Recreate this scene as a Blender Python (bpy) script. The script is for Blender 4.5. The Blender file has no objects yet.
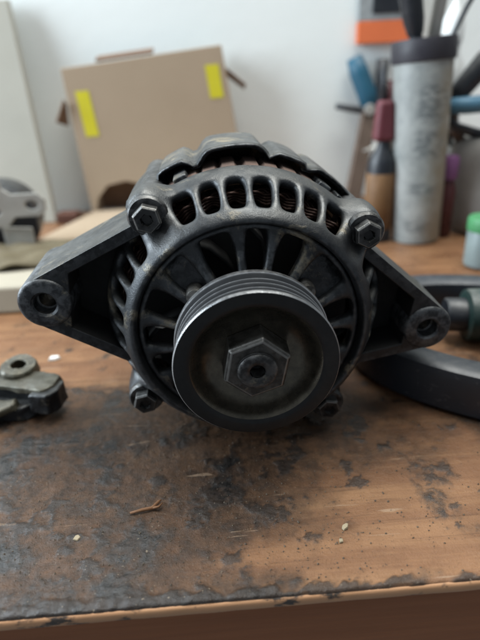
import bpy, bmesh, math, random
import numpy as np
from mathutils import Vector, Matrix
random.seed(7)
S = 0.001                      # everything below is written in millimetres
scene = bpy.context.scene
col = scene.collection
rad = math.radians

# ---------------------------------------------------------------- camera
PITCH, ROLL, FPX = rad(26), rad(3), 494.0
ZC = 62.3                      # height of the pulley face centre above the bench
fwd = Vector((0, math.cos(PITCH), -math.sin(PITCH)))
up0 = Vector((0, math.sin(PITCH), math.cos(PITCH)))
rt0 = Vector((1, 0, 0))
right = rt0*math.cos(ROLL) - up0*math.sin(ROLL)
up = up0*math.cos(ROLL) + rt0*math.sin(ROLL)
cam_loc = Vector((-5.56, -162.54, ZC+100.17))
cd = bpy.data.cameras.new('camera'); cam = bpy.data.objects.new('camera', cd); col.objects.link(cam)
m = Matrix((right, up, -fwd)).transposed().to_4x4(); m.translation = cam_loc*S
cam.matrix_world = m
cd.sensor_fit = 'VERTICAL'; cd.sensor_height = 36; cd.lens = 36*FPX/640
cd.clip_start = 0.005; cd.clip_end = 50
cd.dof.use_dof = True; cd.dof.focus_distance = 0.201; cd.dof.aperture_fstop = 6.6
scene.camera = cam

# ---------------------------------------------------------------- world, lamps, exposure
w = bpy.data.worlds.new('World'); scene.world = w; w.use_nodes = True
w.node_tree.nodes['Background'].inputs[0].default_value = (0.80, 0.90, 1.0, 1)
w.node_tree.nodes['Background'].inputs[1].default_value = 0.16
def area(name, loc, target, size, power, color):
    l = bpy.data.lights.new(name, 'AREA'); l.shape = 'RECTANGLE'; l.size = size[0]; l.size_y = size[1]
    l.energy = power; l.color = color
    o = bpy.data.objects.new(name, l); col.objects.link(o); o.location = Vector(loc)*S
    o.rotation_euler = (Vector(target)-Vector(loc)).to_track_quat('-Z', 'Y').to_euler()
    return o
area('ceiling_lamp', (150, 330, 1500), (60, 260, 0), (1.3, 0.8), 19, (0.98, 0.985, 0.94))
area('window_light', (-1300, 150, 620), (0, 100, 40), (0.9, 1.0), 22, (0.80, 0.91, 1.0))
vs = scene.view_settings
vs.view_transform = 'Standard'; vs.look = 'None'; vs.gamma = 1; vs.exposure = 0.9; vs.use_curve_mapping = False

# ---------------------------------------------------------------- materials
class NT:
    def __init__(s, name):
        s.m = bpy.data.materials.new(name); s.m.use_nodes = True
        s.t = s.m.node_tree; s.b = s.t.nodes['Principled BSDF']
        s.co = s.t.nodes.new('ShaderNodeTexCoord').outputs['Object']
    def n(s, kind, **kw):
        q = s.t.nodes.new('ShaderNode'+kind)
        for k, v in kw.items():
            if k in q.inputs: s.put(q.inputs[k], v)
            else: setattr(q, k, v)
        return q
    def put(s, sock, v):
        if hasattr(v, 'is_output') or isinstance(v, bpy.types.NodeSocket): s.t.links.new(v, sock)
        else: sock.default_value = v
    def noise(s, scale, detail=5, rough=0.6, stretch=None, dist=0.0):
        co = s.co
        if stretch:
            mp = s.n('Mapping'); s.put(mp.inputs['Vector'], co); mp.inputs['Scale'].default_value = stretch; co = mp.outputs[0]
        q = s.n('TexNoise'); s.put(q.inputs['Vector'], co)
        q.inputs['Scale'].default_value = scale; q.inputs['Detail'].default_value = detail
        q.inputs['Roughness'].default_value = rough; q.inputs['Distortion'].default_value = dist
        return q.outputs[0]
    def ramp(s, fac, stops):
        q = s.n('ValToRGB'); s.put(q.inputs[0], fac)
        el = q.color_ramp.elements
        while len(el) < len(stops): el.new(0.5)
        for e, (p, c) in zip(el, stops):
            e.position = p; e.color = (c, c, c, 1) if isinstance(c, (int, float)) else (*c, 1)
        return q.outputs[0]
    def mix(s, fac, a, b):
        q = s.n('Mix'); q.data_type = 'RGBA'
        s.put(q.inputs[0], fac)
        s.put(q.inputs[6], (*a, 1) if isinstance(a, tuple) else a); s.put(q.inputs[7], (*b, 1) if isinstance(b, tuple) else b)
        return q.outputs[2]
    def math(s, op, a, b=0.5):
        q = s.n('Math'); q.operation = op; s.put(q.inputs[0], a); s.put(q.inputs[1], b); return q.outputs[0]
    def bump(s, h, strength, dist):
        q = s.n('Bump'); s.put(q.inputs['Height'], h); q.inputs['Strength'].default_value = strength
        q.inputs['Distance'].default_value = dist
        s.put(s.b.inputs['Normal'], q.outputs[0])
    def set(s, color=None, rough=None, metal=None, spec=None, **kw):
        if color is not None: s.put(s.b.inputs['Base Color'], (*color, 1) if isinstance(color, tuple) else color)
        if rough is not None: s.put(s.b.inputs['Roughness'], rough)
        if metal is not None: s.put(s.b.inputs['Metallic'], metal)
        if spec is not None: s.put(s.b.inputs['Specular IOR Level'], spec)
        for k, v in kw.items(): s.put(s.b.inputs[k], v)
        return s.m

def cast_metal(name, c0, c1, metal, dirt, dirt_col=(0.25, 0.21, 0.14), r0=0.30, r1=0.56, wear=0.6, dust=0.6):
    t = NT(name)
    base = t.mix(t.ramp(t.noise(55, 5, 0.55), [(0.25, 0.0), (0.80, 1.0)]), c0, c1)
    geo = t.n('NewGeometry')
    edge = t.ramp(geo.outputs['Pointiness'], [(0.508, 0.0), (0.56, 1.0)])
    edge = t.math('MULTIPLY', edge, t.math('MULTIPLY', t.ramp(t.noise(260, 3), [(0.42, 0.0), (0.58, 1.0)]), wear))
    chip = t.ramp(t.noise(480, 2, 0.5), [(0.745, 0.0), (0.76, 0.8)])
    edge = t.math('MAXIMUM', edge, t.math('MULTIPLY', chip, wear))
    base = t.mix(edge, base, tuple(min(1, 2.4*k+0.06) for k in c1))
    # caked road dust: blotchy, own shape
    d = t.math('MULTIPLY', t.ramp(t.noise(38, 7, 0.7, dist=0.4), [(0.62-dirt*0.22, 0.0), (0.74-dirt*0.22, 1.0)]),
               t.ramp(t.noise(420, 4, 0.7), [(0.30, 0.35), (0.6, 1.0)]))
    sep = t.n('SeparateXYZ'); t.put(sep.inputs[0], geo.outputs['Normal'])
    film = t.math('MULTIPLY', t.ramp(sep.outputs[2], [(0.35, 0.0), (0.95, 1.0)]), t.ramp(t.noise(70, 6, 0.6), [(0.32, 0.05), (0.72, 0.85)]))  # dust film on upward faces, also painting in their top light
    base = t.mix(t.math('MULTIPLY', film, dust), base, (0.20, 0.195, 0.18))
    colr = t.mix(d, base, dirt_col)
    rough = t.ramp(t.noise(150, 4), [(0.3, r0), (0.7, r1)])
    rough = t.math('MAXIMUM', rough, t.math('MULTIPLY', d, 0.9))
    mt = t.math('MULTIPLY', t.math('SUBTRACT', 1.0, d), metal)
    t.bump(t.math('ADD', t.math('ADD', t.math('MULTIPLY', t.noise(520, 5, 0.7), 0.5), t.math('MULTIPLY', t.noise(1600, 3, 0.6), 0.35)), t.math('MULTIPLY', d, 0.6)), 0.42, 0.0009)
    return t.set(colr, rough, mt)

def simple(name, c, rough=0.6, metal=0.0, var=0.25, scale=60, bump=0.15, spec=0.4, c2=None, dust=0.0):
    t = NT(name)
    dark = c2 or tuple(k*(1-var) for k in c)
    t.bump(t.noise(scale*6, 4), bump, 0.0006)
    colr = t.mix(t.noise(scale, 5), dark, tuple(min(1, k*(1+var*0.5)) for k in c))
    if dust:
        sep = t.n('SeparateXYZ'); t.put(sep.inputs[0], t.n('NewGeometry').outputs['Normal'])
        film = t.math('MULTIPLY', t.ramp(sep.outputs[2], [(0.3, 0.05), (0.95, 1.0)]), t.ramp(t.noise(140, 6, 0.75), [(0.38, 0.1), (0.7, 1.0)]))
        colr = t.mix(t.math('MULTIPLY', film, dust), colr, (0.23, 0.225, 0.21))
        colr = t.mix(t.math('MULTIPLY', t.ramp(t.noise(260, 2, 0.5, (0.25, 1, 1), 1.0), [(0.66, 0.0), (0.69, 1.0)]), dust), colr, (0.16, 0.16, 0.16))
    return t.set(colr, t.ramp(t.noise(scale*1.7, 4), [(0.3, max(0.05, rough-0.1)), (0.7, min(1, rough+0.12))]), metal, spec)

M = {}
M['cast'] = cast_metal('weathered_cast_aluminium', (0.024, 0.026, 0.029), (0.056, 0.060, 0.064), 0.70, 0.30)
M['cast_plain'] = cast_metal('dark_machined_casting', (0.022, 0.024, 0.027), (0.042, 0.045, 0.049), 0.6, 0.05, dust=0.5)
M['cast_dusty'] = cast_metal('dusty_cast_aluminium', (0.034, 0.036, 0.039), (0.08, 0.084, 0.088), 0.45, 0.88)
M['cast_dark'] = cast_metal('oily_shaded_cast_aluminium', (0.007, 0.008, 0.009), (0.021, 0.023, 0.026), 0.45, 0.16)  # oily casting; also carries painted shade on ear fronts and bracket base
M['black_hw'] = cast_metal('blackened_steel', (0.012, 0.012, 0.013), (0.045, 0.045, 0.045), 0.7, 0.12, r0=0.30, r1=0.5)
M['bolt'] = cast_metal('worn_bolt_steel', (0.020, 0.019, 0.018), (0.058, 0.055, 0.05), 0.8, 0.05, dust=0.8, r0=0.30, r1=0.5)
M['worn_edge'] = simple('worn_bare_edge', (0.20, 0.195, 0.185), 0.42, 0.85, 0.6, 300, 0.3)
M['land'] = simple('belt_polished_steel', (0.44, 0.445, 0.45), 0.36, 0.9, 0.35, 220, 0.2)
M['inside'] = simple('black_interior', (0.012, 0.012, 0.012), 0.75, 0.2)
M['rust'] = simple('rusty_laminations', (0.15, 0.095, 0.075), 0.8, 0.2, 0.6, 220, 0.5, 0.2, (0.062, 0.052, 0.047))
M['copper'] = simple('varnished_copper', (0.052, 0.027, 0.020), 0.5, 0.5, 0.6, 120)

t = NT('pulley_black_paint')
scr = t.ramp(t.noise(60, 6, 0.75), [(0.45, 0.0), (0.75, 1.0)])
t.bump(t.noise(700, 4), 0.12, 0.0005)
spk_ = t.ramp(t.noise(620, 3, 0.6), [(0.69, 0.0), (0.72, 0.5)])
scr = t.math('MAXIMUM', scr, spk_)
M['pulley'] = t.set(t.mix(scr, (0.004, 0.0042, 0.0046), (0.014, 0.0135, 0.013)), t.ramp(t.noise(110, 5), [(0.3, 0.34), (0.7, 0.52)]), 0.35, 0.5)
t = NT('bare_groove_steel')
geo = t.n('NewGeometry')
M['groove'] = t.set(t.mix(t.ramp(geo.outputs['Pointiness'], [(0.5, 0.0), (0.56, 1.0)]), (0.075, 0.077, 0.08), (0.34, 0.34, 0.34)), t.ramp(t.noise(200, 4), [(0.3, 0.36), (0.7, 0.52)]), 0.85)
t = NT('dish_worn_paint')
M['dish'] = t.set(t.mix(t.ramp(t.noise(180, 6, 0.7), [(0.30, 0.0), (0.75, 1.0)]), (0.062, 0.056, 0.046), (0.14, 0.122, 0.092)), t.ramp(t.noise(160, 5), [(0.3, 0.22), (0.7, 0.34)]), 0.8, 0.5)

# bench top: colour follows the grime attribute stored with the relief of the surface
t = NT('worn_bench_paint')
g = t.n('Attribute'); g.attribute_name = 'grime'; gr = g.outputs['Fac']
p = t.n('Attribute'); p.attribute_name = 'worn'; pw = p.outputs['Fac']
paint = t.mix(t.ramp(t.noise(22, 7, 0.65), [(0.3, 0.0), (0.72, 1.0)]), (0.130, 0.060, 0.030), (0.255, 0.130, 0.066))
paint = t.mix(t.math('MULTIPLY', t.ramp(t.noise(60, 7, 0.7, (0.10, 1.2, 1), 0.6), [(0.46, 0.0), (0.68, 1.0)]), 0.6), paint, (0.36, 0.20, 0.10))
paint = t.mix(t.math('MULTIPLY', t.ramp(t.noise(140, 5, 0.7, (0.06, 1.3, 1), 0.4), [(0.55, 0.0), (0.66, 1.0)]), 0.55), paint, (0.075, 0.034, 0.018))
paint = t.mix(t.math('MULTIPLY', t.ramp(t.noise(330, 3, 0.8), [(0.66, 0.0), (0.72, 1.0)]), 0.8), paint, (0.03, 0.025, 0.022))
haze_ = t.mix(t.math('MULTIPLY', pw, t.ramp(t.noise(130, 5, 0.75), [(0.3, 0.62), (0.62, 1.0)])), paint, t.mix(t.noise(70, 6, 0.7), (0.016, 0.0115, 0.009), (0.072, 0.044, 0.029)))
scr = t.math('MULTIPLY', t.ramp(t.noise(160, 3, 0.5, (0.12, 1.6, 1), 1.2), [(0.66, 0.0), (0.69, 1.0)]), t.ramp(t.noise(30, 3), [(0.45, 0.0), (0.6, 0.7)]))
haze_ = t.mix(scr, haze_, (0.34, 0.23, 0.15))
tar = t.mix(t.ramp(t.noise(240, 6, 0.75), [(0.40, 0.0), (0.75, 1.0)]), (0.008, 0.0075, 0.0072), (0.042, 0.036, 0.032))
c = t.mix(gr, haze_, tar)
c = t.mix(t.math('MULTIPLY', t.ramp(t.noise(900, 2, 0.5), [(0.70, 0.0), (0.74, 1.0)]), t.math('MULTIPLY', t.math('ADD', gr, pw), 0.3)), c, (0.34, 0.27, 0.19))
t.bump(t.math('ADD', t.noise(420, 6, 0.75), t.math('MULTIPLY', t.noise(1500, 3), 0.4)), 0.5, 0.0010)
M['bench'] = t.set(c, t.math('SUBTRACT', t.math('MULTIPLY', t.ramp(t.noise(14, 4, 0.5), [(0.38, 0.62), (0.62, 1.1)]), t.ramp(t.noise(60, 5), [(0.3, 0.24), (0.7, 0.48)])), t.math('MULTIPLY', gr, 0.08)), 0.0, t.math('ADD', t.math('MULTIPLY', gr, 0.18), 0.24))

t = NT('edge_wood')
c = t.mix(t.noise(55, 6, 0.7, (0.15, 1, 1)), (0.33, 0.16, 0.075), (0.56, 0.32, 0.175))
c = t.mix(t.ramp(t.noise(120, 5, 0.7, (0.5, 1, 1)), [(0.54, 0.0), (0.62, 1.0)]), c, (0.045, 0.036, 0.03))
t.bump(t.noise(300, 5, 0.6, (0.2, 1, 1)), 0.3, 0.0008)
M['edge'] = t.set(c, 0.6, 0.0, 0.35)
t = NT('dark_stained_wood')
c = t.mix(t.noise(70, 7, 0.7, (0.06, 1, 1)), (0.13, 0.048, 0.022), (0.33, 0.132, 0.060))
t.bump(t.noise(260, 5, 0.65, (0.05, 1, 1)), 0.4, 0.001)
M['board'] = t.set(c, 0.7, 0.0, 0.2)
t = NT('painted_wall')
t.bump(t.noise(60, 6), 0.15, 0.002)
M['wall'] = t.set(t.mix(t.noise(5, 4), (0.79, 0.84, 0.825), (0.84, 0.875, 0.86)), 0.7, 0.0, 0.3)
t = NT('cardboard')
t.bump(t.n('TexWave', Scale=90.0, Distortion=1.0).outputs[1], 0.06, 0.001)
M['card'] = t.set(t.mix(t.noise(12, 6), (0.34, 0.262, 0.185), (0.415, 0.325, 0.235)), 0.85, 0.0, 0.2)
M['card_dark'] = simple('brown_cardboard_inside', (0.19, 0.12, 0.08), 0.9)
M['tape'] = simple('yellow_tape', (0.62, 0.56, 0.03), 0.45, 0, 0.1)
M['beige'] = simple('beige_board', (0.38, 0.37, 0.32), 0.7, 0, 0.14, 14)
M['black_plastic'] = simple('black_plastic', (0.012, 0.015, 0.021), 0.40, 0.0, 0.3, 30, 0.15, 0.5, dust=0.3)
M['slate'] = simple('slate_black_rubber', (0.022, 0.028, 0.038), 0.42, 0.0, 0.3, 25, 0.15, 0.5, dust=0.18)
M['green_dark'] = simple('dark_green_plastic', (0.016, 0.040, 0.036), 0.4, 0, 0.3, dust=0.6)
M['green'] = simple('bright_green_cap', (0.06, 0.25, 0.10), 0.5, 0, 0.15)
M['blue'] = simple('blue_grip', (0.018, 0.095, 0.155), 0.45, 0, 0.25)
M['lblue'] = simple('light_blue_grip', (0.09, 0.22, 0.33), 0.45, 0, 0.2)
M['crimson'] = simple('crimson_plastic', (0.14, 0.035, 0.045), 0.5, 0, 0.3)
M['orange'] = simple('orange_print', (0.72, 0.17, 0.06), 0.6, 0, 0.1)
M['amber'] = simple('amber_label', (0.17, 0.088, 0.036), 0.6, 0, 0.4, 90)
M['purple'] = simple('purple_cap', (0.20, 0.08, 0.20), 0.5, 0, 0.3)
M['maroon'] = simple('maroon_glass', (0.075, 0.022, 0.024), 0.3, 0, 0.3)
M['white'] = simple('white_plastic', (0.78, 0.80, 0.79), 0.45, 0, 0.06)
M['greywhite'] = simple('pale_grey_print', (0.36, 0.39, 0.40), 0.6, 0, 0.5, 100)
M['steel'] = simple('dull_steel', (0.44, 0.43, 0.40), 0.45, 0.45, 0.3, 60)
M['steel_dark'] = simple('dark_tool_steel', (0.16, 0.115, 0.09), 0.45, 0.5, 0.5, 80)
M['zinc'] = cast_metal('zinc_cast', (0.036, 0.034, 0.024), (0.125, 0.115, 0.082), 0.5, 0.45, (0.05, 0.038, 0.023))
M['grey_cloth'] = simple('grey_cloth', (0.26, 0.25, 0.235), 0.9, 0, 0.35, 40, 0.4)
M['olive'] = simple('olive_brown_cloth', (0.135, 0.11, 0.065), 0.85, 0, 0.4, 60, 0.4)
M['cream'] = simple('cream_plaster', (0.40, 0.36, 0.285), 0.8, 0, 0.2, 40)
M['cap_plum'] = simple('plum_black_cap', (0.032, 0.030, 0.038), 0.5, 0, 0.2)
M['jar'] = simple('cloudy_jar', (0.21, 0.26, 0.26), 0.3, 0, 0.25)
M['wood_dark'] = simple('red_brown_wood', (0.10, 0.04, 0.025), 0.7, 0, 0.4)
M['chip'] = simple('pale_chip', (0.33, 0.27, 0.175), 0.7, 0, 0.2)
M['chip_white'] = simple('white_chip', (0.80, 0.78, 0.74), 0.7, 0, 0.1)
M['twig'] = simple('twig_bark', (0.17, 0.08, 0.035), 0.8, 0, 0.4, 200)
# printed sleeve of the tall tube: faded blocks of print on yellowed plastic
t = NT('faded_print_sleeve')
c = t.mix(t.ramp(t.noise(55, 6, 0.7), [(0.3, 0.0), (0.7, 1.0)]), (0.20, 0.22, 0.215), (0.40, 0.415, 0.40))
sep = t.n('SeparateXYZ'); t.put(sep.inputs[0], t.co)
def band(lo, hi): return t.ramp(t.math('MULTIPLY', sep.outputs[2], 5.0), [(lo*5-0.01, 0.0), (lo*5+0.01, 1.0), (hi*5-0.01, 1.0), (hi*5+0.01, 0.0)])
xm = t.ramp(t.math('ADD', t.math('MULTIPLY', sep.outputs[0], 12.0), 0.5), [(0.24, 0.0), (0.32, 1.0), (0.62, 1.0), (0.72, 0.0)])
rows = t.math('MULTIPLY', t.ramp(t.noise(150, 3, 0.6, (1, 1, 2.2)), [(0.42, 0.0), (0.54, 1.0)]), xm)
prn = t.math('MULTIPLY', rows, t.math('ADD', t.math('ADD', band(0.118, 0.150), band(0.086, 0.110)), t.math('ADD', band(0.052, 0.062), t.math('MULTIPLY', band(0.012, 0.024), 0.8))))
c = t.mix(t.math('MULTIPLY', prn, 0.62), c, (0.06, 0.075, 0.085))
yel = t.ramp(t.math('ADD', t.math('MULTIPLY', sep.outputs[0], 14.0), t.math('MULTIPLY', t.noise(45, 4), 0.55)), [(0.20, 0.0), (0.46, 0.85)])
c = t.mix(yel, c, (0.24, 0.20, 0.14))
M['sleeve'] = t.set(c, 0.32, 0.0, 0.5)

# ---------------------------------------------------------------- mesh helpers (millimetres in, metres out)
def obj(name, verts, faces, mat, parent=None, smooth=True, flat_angle=None, solid=None, bevel=None, sub=0, seg=2, worn=None):
    me = bpy.data.meshes.new(name)
    me.from_pydata([tuple(c*S for c in v) for v in verts], [], faces)
    bm = bmesh.new(); bm.from_mesh(me)
    bmesh.ops.remove_doubles(bm, verts=bm.verts, dist=1e-7)
    if not solid: bmesh.ops.recalc_face_normals(bm, faces=bm.faces)
    bm.to_mesh(me); bm.free()
    me.materials.append(M[mat] if isinstance(mat, str) else mat)
    o = bpy.data.objects.new(name, me); col.objects.link(o)
    if parent is not None: o.parent = parent
    if smooth:
        for p_ in me.polygons: p_.use_smooth = True
        if flat_angle: me.set_sharp_from_angle(angle=rad(flat_angle))
    if solid:
        md = o.modifiers.new('solid', 'SOLIDIFY'); md.thickness = abs(solid)*S; md.offset = -1 if solid > 0 else 1; md.use_even_offset = True
    if bevel:
        md = o.modifiers.new('bevel', 'BEVEL'); md.width = bevel*S; md.segments = seg; md.limit_method = 'ANGLE'; md.angle_limit = rad(35); md.harden_normals = True
        if worn: me.materials.append(M[worn]); md.material = 1
    if sub:
        md = o.modifiers.new('sub', 'SUBSURF'); md.levels = sub; md.render_levels = sub
    return o
class G:                        # collects shapes that belong to ONE part
    def __init__(s): s.v, s.f = [], []
    def add(s, v, f):
        k = len(s.v); s.v += [tuple(q) for q in v]; s.f += [tuple(i+k for i in q) for q in f]; return s
    def box(s, a, b):
        (x0, y0, z0), (x1, y1, z1) = a, b
        return s.add([(x0,y0,z0),(x1,y0,z0),(x1,y1,z0),(x0,y1,z0),(x0,y0,z1),(x1,y0,z1),(x1,y1,z1),(x0,y1,z1)],
                     [(0,3,2,1),(4,5,6,7),(0,1,5,4),(1,2,6,5),(2,3,7,6),(3,0,4,7)])
    def hexa(s, c8): return s.add(c8, [(0,3,2,1),(4,5,6,7),(0,1,5,4),(1,2,6,5),(2,3,7,6),(3,0,4,7)])
    def revolve(s, prof, n, origin=(0,0,0), axis=(0,1,0), ref=None, cap=True, rmod=None, a0=0.0):
        """prof: (r, h) along axis; closed at the ends when cap"""
        ax = Vector(axis).normalized(); o_ = Vector(origin)
        u = Vector(ref) if ref else (Vector((1,0,0)) if abs(ax.x) < 0.9 else Vector((0,0,1)))
        u = (u - ax*u.dot(ax)).normalized(); vv = ax.cross(u)
        V = []
        for r, h in prof:
            for i in range(n):
                a = a0 + 2*math.pi*i/n; rr = r*(rmod(a, h) if rmod else 1)
                V.append(o_+ax*h+u*(rr*math.cos(a))+vv*(rr*math.sin(a)))
        F = []
        for j in range(len(prof)-1):
            for i in range(n):
                k = (i+1) % n; F.append((j*n+i, j*n+k, (j+1)*n+k, (j+1)*n+i))
        if cap:
            F.append(tuple(range(n))[::-1]); F.append(tuple((len(prof)-1)*n+i for i in range(n)))
        return s.add(V, F)
    def tube(s, pts, radii, n=10):
        P = [Vector(p) for p in pts]; R = radii if isinstance(radii, (list, tuple)) else [radii]*len(P)
        V, F = [], []; ref = None
        for i, p in enumerate(P):
            d = (P[min(i+1, len(P)-1)]-P[max(i-1, 0)]).normalized()
            if ref is None: ref = d.orthogonal().normalized()
            ref = (ref-d*ref.dot(d)).normalized(); b = d.cross(ref)
            for k in range(n):
                a = 2*math.pi*k/n; V.append(p+ref*(R[i]*math.cos(a))+b*(R[i]*math.sin(a)))
        for j in range(len(P)-1):
            for k in range(n): F.append((j*n+k, j*n+(k+1)%n, (j+1)*n+(k+1)%n, (j+1)*n+k))
        F.append(tuple(range(n))[::-1]); F.append(tuple((len(P)-1)*n+k for k in range(n)))
        return s.add(V, F)
    def prism(s, poly, y0, y1):    # polygon in XZ extruded along Y
        n = len(poly)
        return s.add([(x, y0, z) for x, z in poly]+[(x, y1, z) for x, z in poly],
                     [tuple(range(n)), tuple(range(2*n-1, n-1, -1))]+[(i, n+i, n+(i+1)%n, (i+1)%n) for i in range(n)])
    def go(s, name, mat, parent=None, **kw): return obj(name, s.v, s.f, mat, parent, **kw)
def thing(name, label, cat, loc=(0,0,0), rotz=0, group=None):
    o = bpy.data.objects.new(name, None); col.objects.link(o); o.empty_display_size = 0.01
    o.location = Vector(loc)*S; o.rotation_euler = (0, 0, rotz); return tag(o, label, cat, group)
def tag(o, label, cat, group=None):
    o['label'] = label; o['category'] = cat
    if group: o['group'] = group
    return o

# numpy value noise -------------------------------------------------
def vnoise(x, y, seed):
    xi = np.floor(x).astype(np.int64); yi = np.floor(y).astype(np.int64); fx = x-xi; fy = y-yi
    def h(a, b):
        q = (a*374761393 + b*668265263 + seed*974711) & 0xffffffff
        q = ((q ^ (q >> 13))*1274126177) & 0xffffffff
        return ((q ^ (q >> 16)) & 0xffff)/65535.0
    sx = fx*fx*(3-2*fx); sy = fy*fy*(3-2*fy)
    return (h(xi,yi)*(1-sx)+h(xi+1,yi)*sx)*(1-sy)+(h(xi,yi+1)*(1-sx)+h(xi+1,yi+1)*sx)*sy
def fbm(x, y, period, seed, octv=5, gain=0.55):
    s_, a, tot = 0, 1.0, 0
    for k in range(octv):
        s_ = s_+a*vnoise(x/period*2**k+17.3*k, y/period*2**k+5.1*k, seed+k); tot += a; a *= gain
    return s_/tot
def sstep(a, b, x):
    q = np.clip((x-a)/(b-a), 0, 1); return q*q*(3-2*q)

# ================================================================= SETTING
wall = G().box((-900, 570, -400), (900, 600, 900)).go('wall', 'wall', smooth=False); wall['kind'] = 'structure'

bench = thing('workbench', 'scuffed brown workbench stained with black grease along its near edge', 'workbench', (0, 250, -40))
EDGE = -50.0
bench.rotation_euler[2] = rad(2.0)
def bench_part(o): o.matrix_parent_inverse = Matrix.Translation(Vector((0, -250, 40))*S); return o
xs = np.unique(np.concatenate([np.linspace(-700, -190, 18), np.arange(-190, 191, 0.75), np.linspace(190, 700, 18)]))
ys = np.unique(np.concatenate([np.array([EDGE, EDGE+0.25, EDGE+0.6, EDGE+1.0]), np.concatenate([np.arange(EDGE+1.6, 60, 0.7), np.arange(60, 140, 1.1)]), np.arange(140, 300, 3.0), np.linspace(300, 569, 16)]))
X, Y = np.meshgrid(xs, ys)
wx = X+14*(fbm(X, Y, 22, 50)-0.5); wy = Y+14*(fbm(X, Y, 22, 60)-0.5)
big = fbm(wx, wy, 80, 3, 3); med = fbm(wx, wy, 21, 11, 6, 0.74); fine = fbm(X, Y, 4.2, 21, 4, 0.7); mid = fbm(X+6*(fine-0.5), Y, 11, 31, 5, 0.65)
def blob(cx, cy, sx_, sy_): return np.exp(-(((X-cx)/sx_)**2+((Y-cy)/sy_)**2))
# grease density: higher at left and below the alternator front, lower at right and back
D = 0.40 + 0.24*sstep(45, -70, X)*sstep(125, 60, Y) + 0.42*blob(-38, 4, 36, 24) + 0.46*blob(-92, 4, 62, 36) + 0.22*blob(0, 35, 70, 25) - 0.42*blob(-94, -33, 17, 9) - 0.30*blob(-20, -34, 26, 8) \
    - 0.12*sstep(10, 60, X)*sstep(60, -20, Y) - 0.26*sstep(45, 130, Y) + 0.12*blob(55, 5, 40, 18)
tar = sstep(-0.04, 0.20, med-(0.735-0.34*np.minimum(D, 0.66)))
spots = sstep(0.0, 0.05, mid-(0.675-0.10*np.minimum(D, 0.8)))
dep = Y-EDGE
ragged = dep+13*(fbm(X, Y, 16, 71, 5, 0.65)-0.5)
lip = sstep(3.6, 2.4, ragged)*sstep(0.30, 0.40, fbm(X, Y, 18, 77, 3))
grime = np.maximum(np.maximum(tar, 0.75*spots*sstep(250, 150, Y)), lip*0.8)
worn = np.clip(sstep(0.30, 0.62, 0.5*big+0.3*med+0.2*mid+0.85*(D-0.40)), 0, 1)*sstep(240, 120, Y)
Zt = 0.35*grime*(0.1+1.4*fine)+0.30*(fine-0.5)*(0.25+worn)+0.55*(mid-0.5)*(worn+grime)+0.5*lip*(0.2+fine)
Zt = Zt - 1.1*np.exp(-dep/0.45) - 0.5*sstep(3.5, 0, dep)*fbm(X, Y, 6, 90, 3)
Zt = Zt*sstep(569, 480, Y)-0.35
ny, nx = X.shape
V = np.stack([X, Y, Zt], -1).reshape(-1, 3)*S
ii = np.arange((ny-1)*nx).reshape(ny-1, nx)[:, :-1].ravel()
F = np.stack([ii, ii+1, ii+nx+1, ii+nx], 1)
me = bpy.data.meshes.new('top_panel')
me.vertices.add(len(V)); me.vertices.foreach_set('co', V.ravel())
me.loops.add(F.size); me.loops.foreach_set('vertex_index', F.ravel())
me.polygons.add(len(F)); me.polygons.foreach_set('loop_start', np.arange(0, F.size, 4)); me.polygons.foreach_set('loop_total', np.full(len(F), 4))
me.update(); me.validate()
for nm, arr in (('grime', grime), ('worn', worn)):
    at = me.attributes.new(nm, 'FLOAT', 'POINT'); at.data.foreach_set('value', arr.ravel().astype(np.float32))
me.polygons.foreach_set('use_smooth', np.ones(len(F), bool)); me.materials.append(M['bench'])
top = bpy.data.objects.new('top_panel', me); col.objects.link(top); top.parent = bench; bench_part(top)
# pale hardboard edge with a worn arris, then the dark apron board set back under it
V, Fc = [], []
ex = np.arange(-700, 701, 2.5)
prof = [(3.0, -2.2), (0.05, -2.2), (-0.5, -2.6), (-0.75, -3.4), (-0.8, -5.2), (-0.4, -6.6), (3.0, -6.8)]
for x in ex:
    j = float(fbm(np.array([x]), np.array([0.0]), 14, 5, 4)[0])-0.5
    for (a, b) in prof: V.append((x, EDGE+a+0.35*j*(a < 2), b+1.1+0.3*j*(b < -3)))
n = len(prof)
for i in range(len(ex)-1):
    for k in range(n-1): Fc.append((i*n+k, i*n+k+1, (i+1)*n+k+1, (i+1)*n+k))
bench_part(obj('edge_strip', V, Fc, 'edge', bench))
bench_part(G().box((-700, EDGE+1.2, -60), (700, EDGE+22, -5.6)).go('front_board', 'board', bench, bevel=0.8))
bench_part(G().box((-700, EDGE+22.2, -40), (700, 569, -5.8)).go('underlay_board', 'board', bench, smooth=False))

# ================================================================= ALTERNATOR
alt = thing('alternator', 'dirty dark grey car alternator with black pulley and two mounting ears', 'alternator', (0, 70, 0))
R_alt = Matrix.Rotation(rad(3), 4, 'Z') @ Matrix.Rotation(rad(3), 4, 'X') @ Matrix.Rotation(rad(8), 4, 'Y')
M_alt = Matrix.Translation(Vector((0, -70, ZC))*S) @ R_alt
def ap(o): o.matrix_local = M_alt; return o         # parts are modelled about the shaft: x right, z up, y away
def pol(r, deg, y): return (r*math.cos(rad(deg)), y, r*math.sin(rad(deg)))
BOLT = (45, 135, 225, 315)

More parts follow.
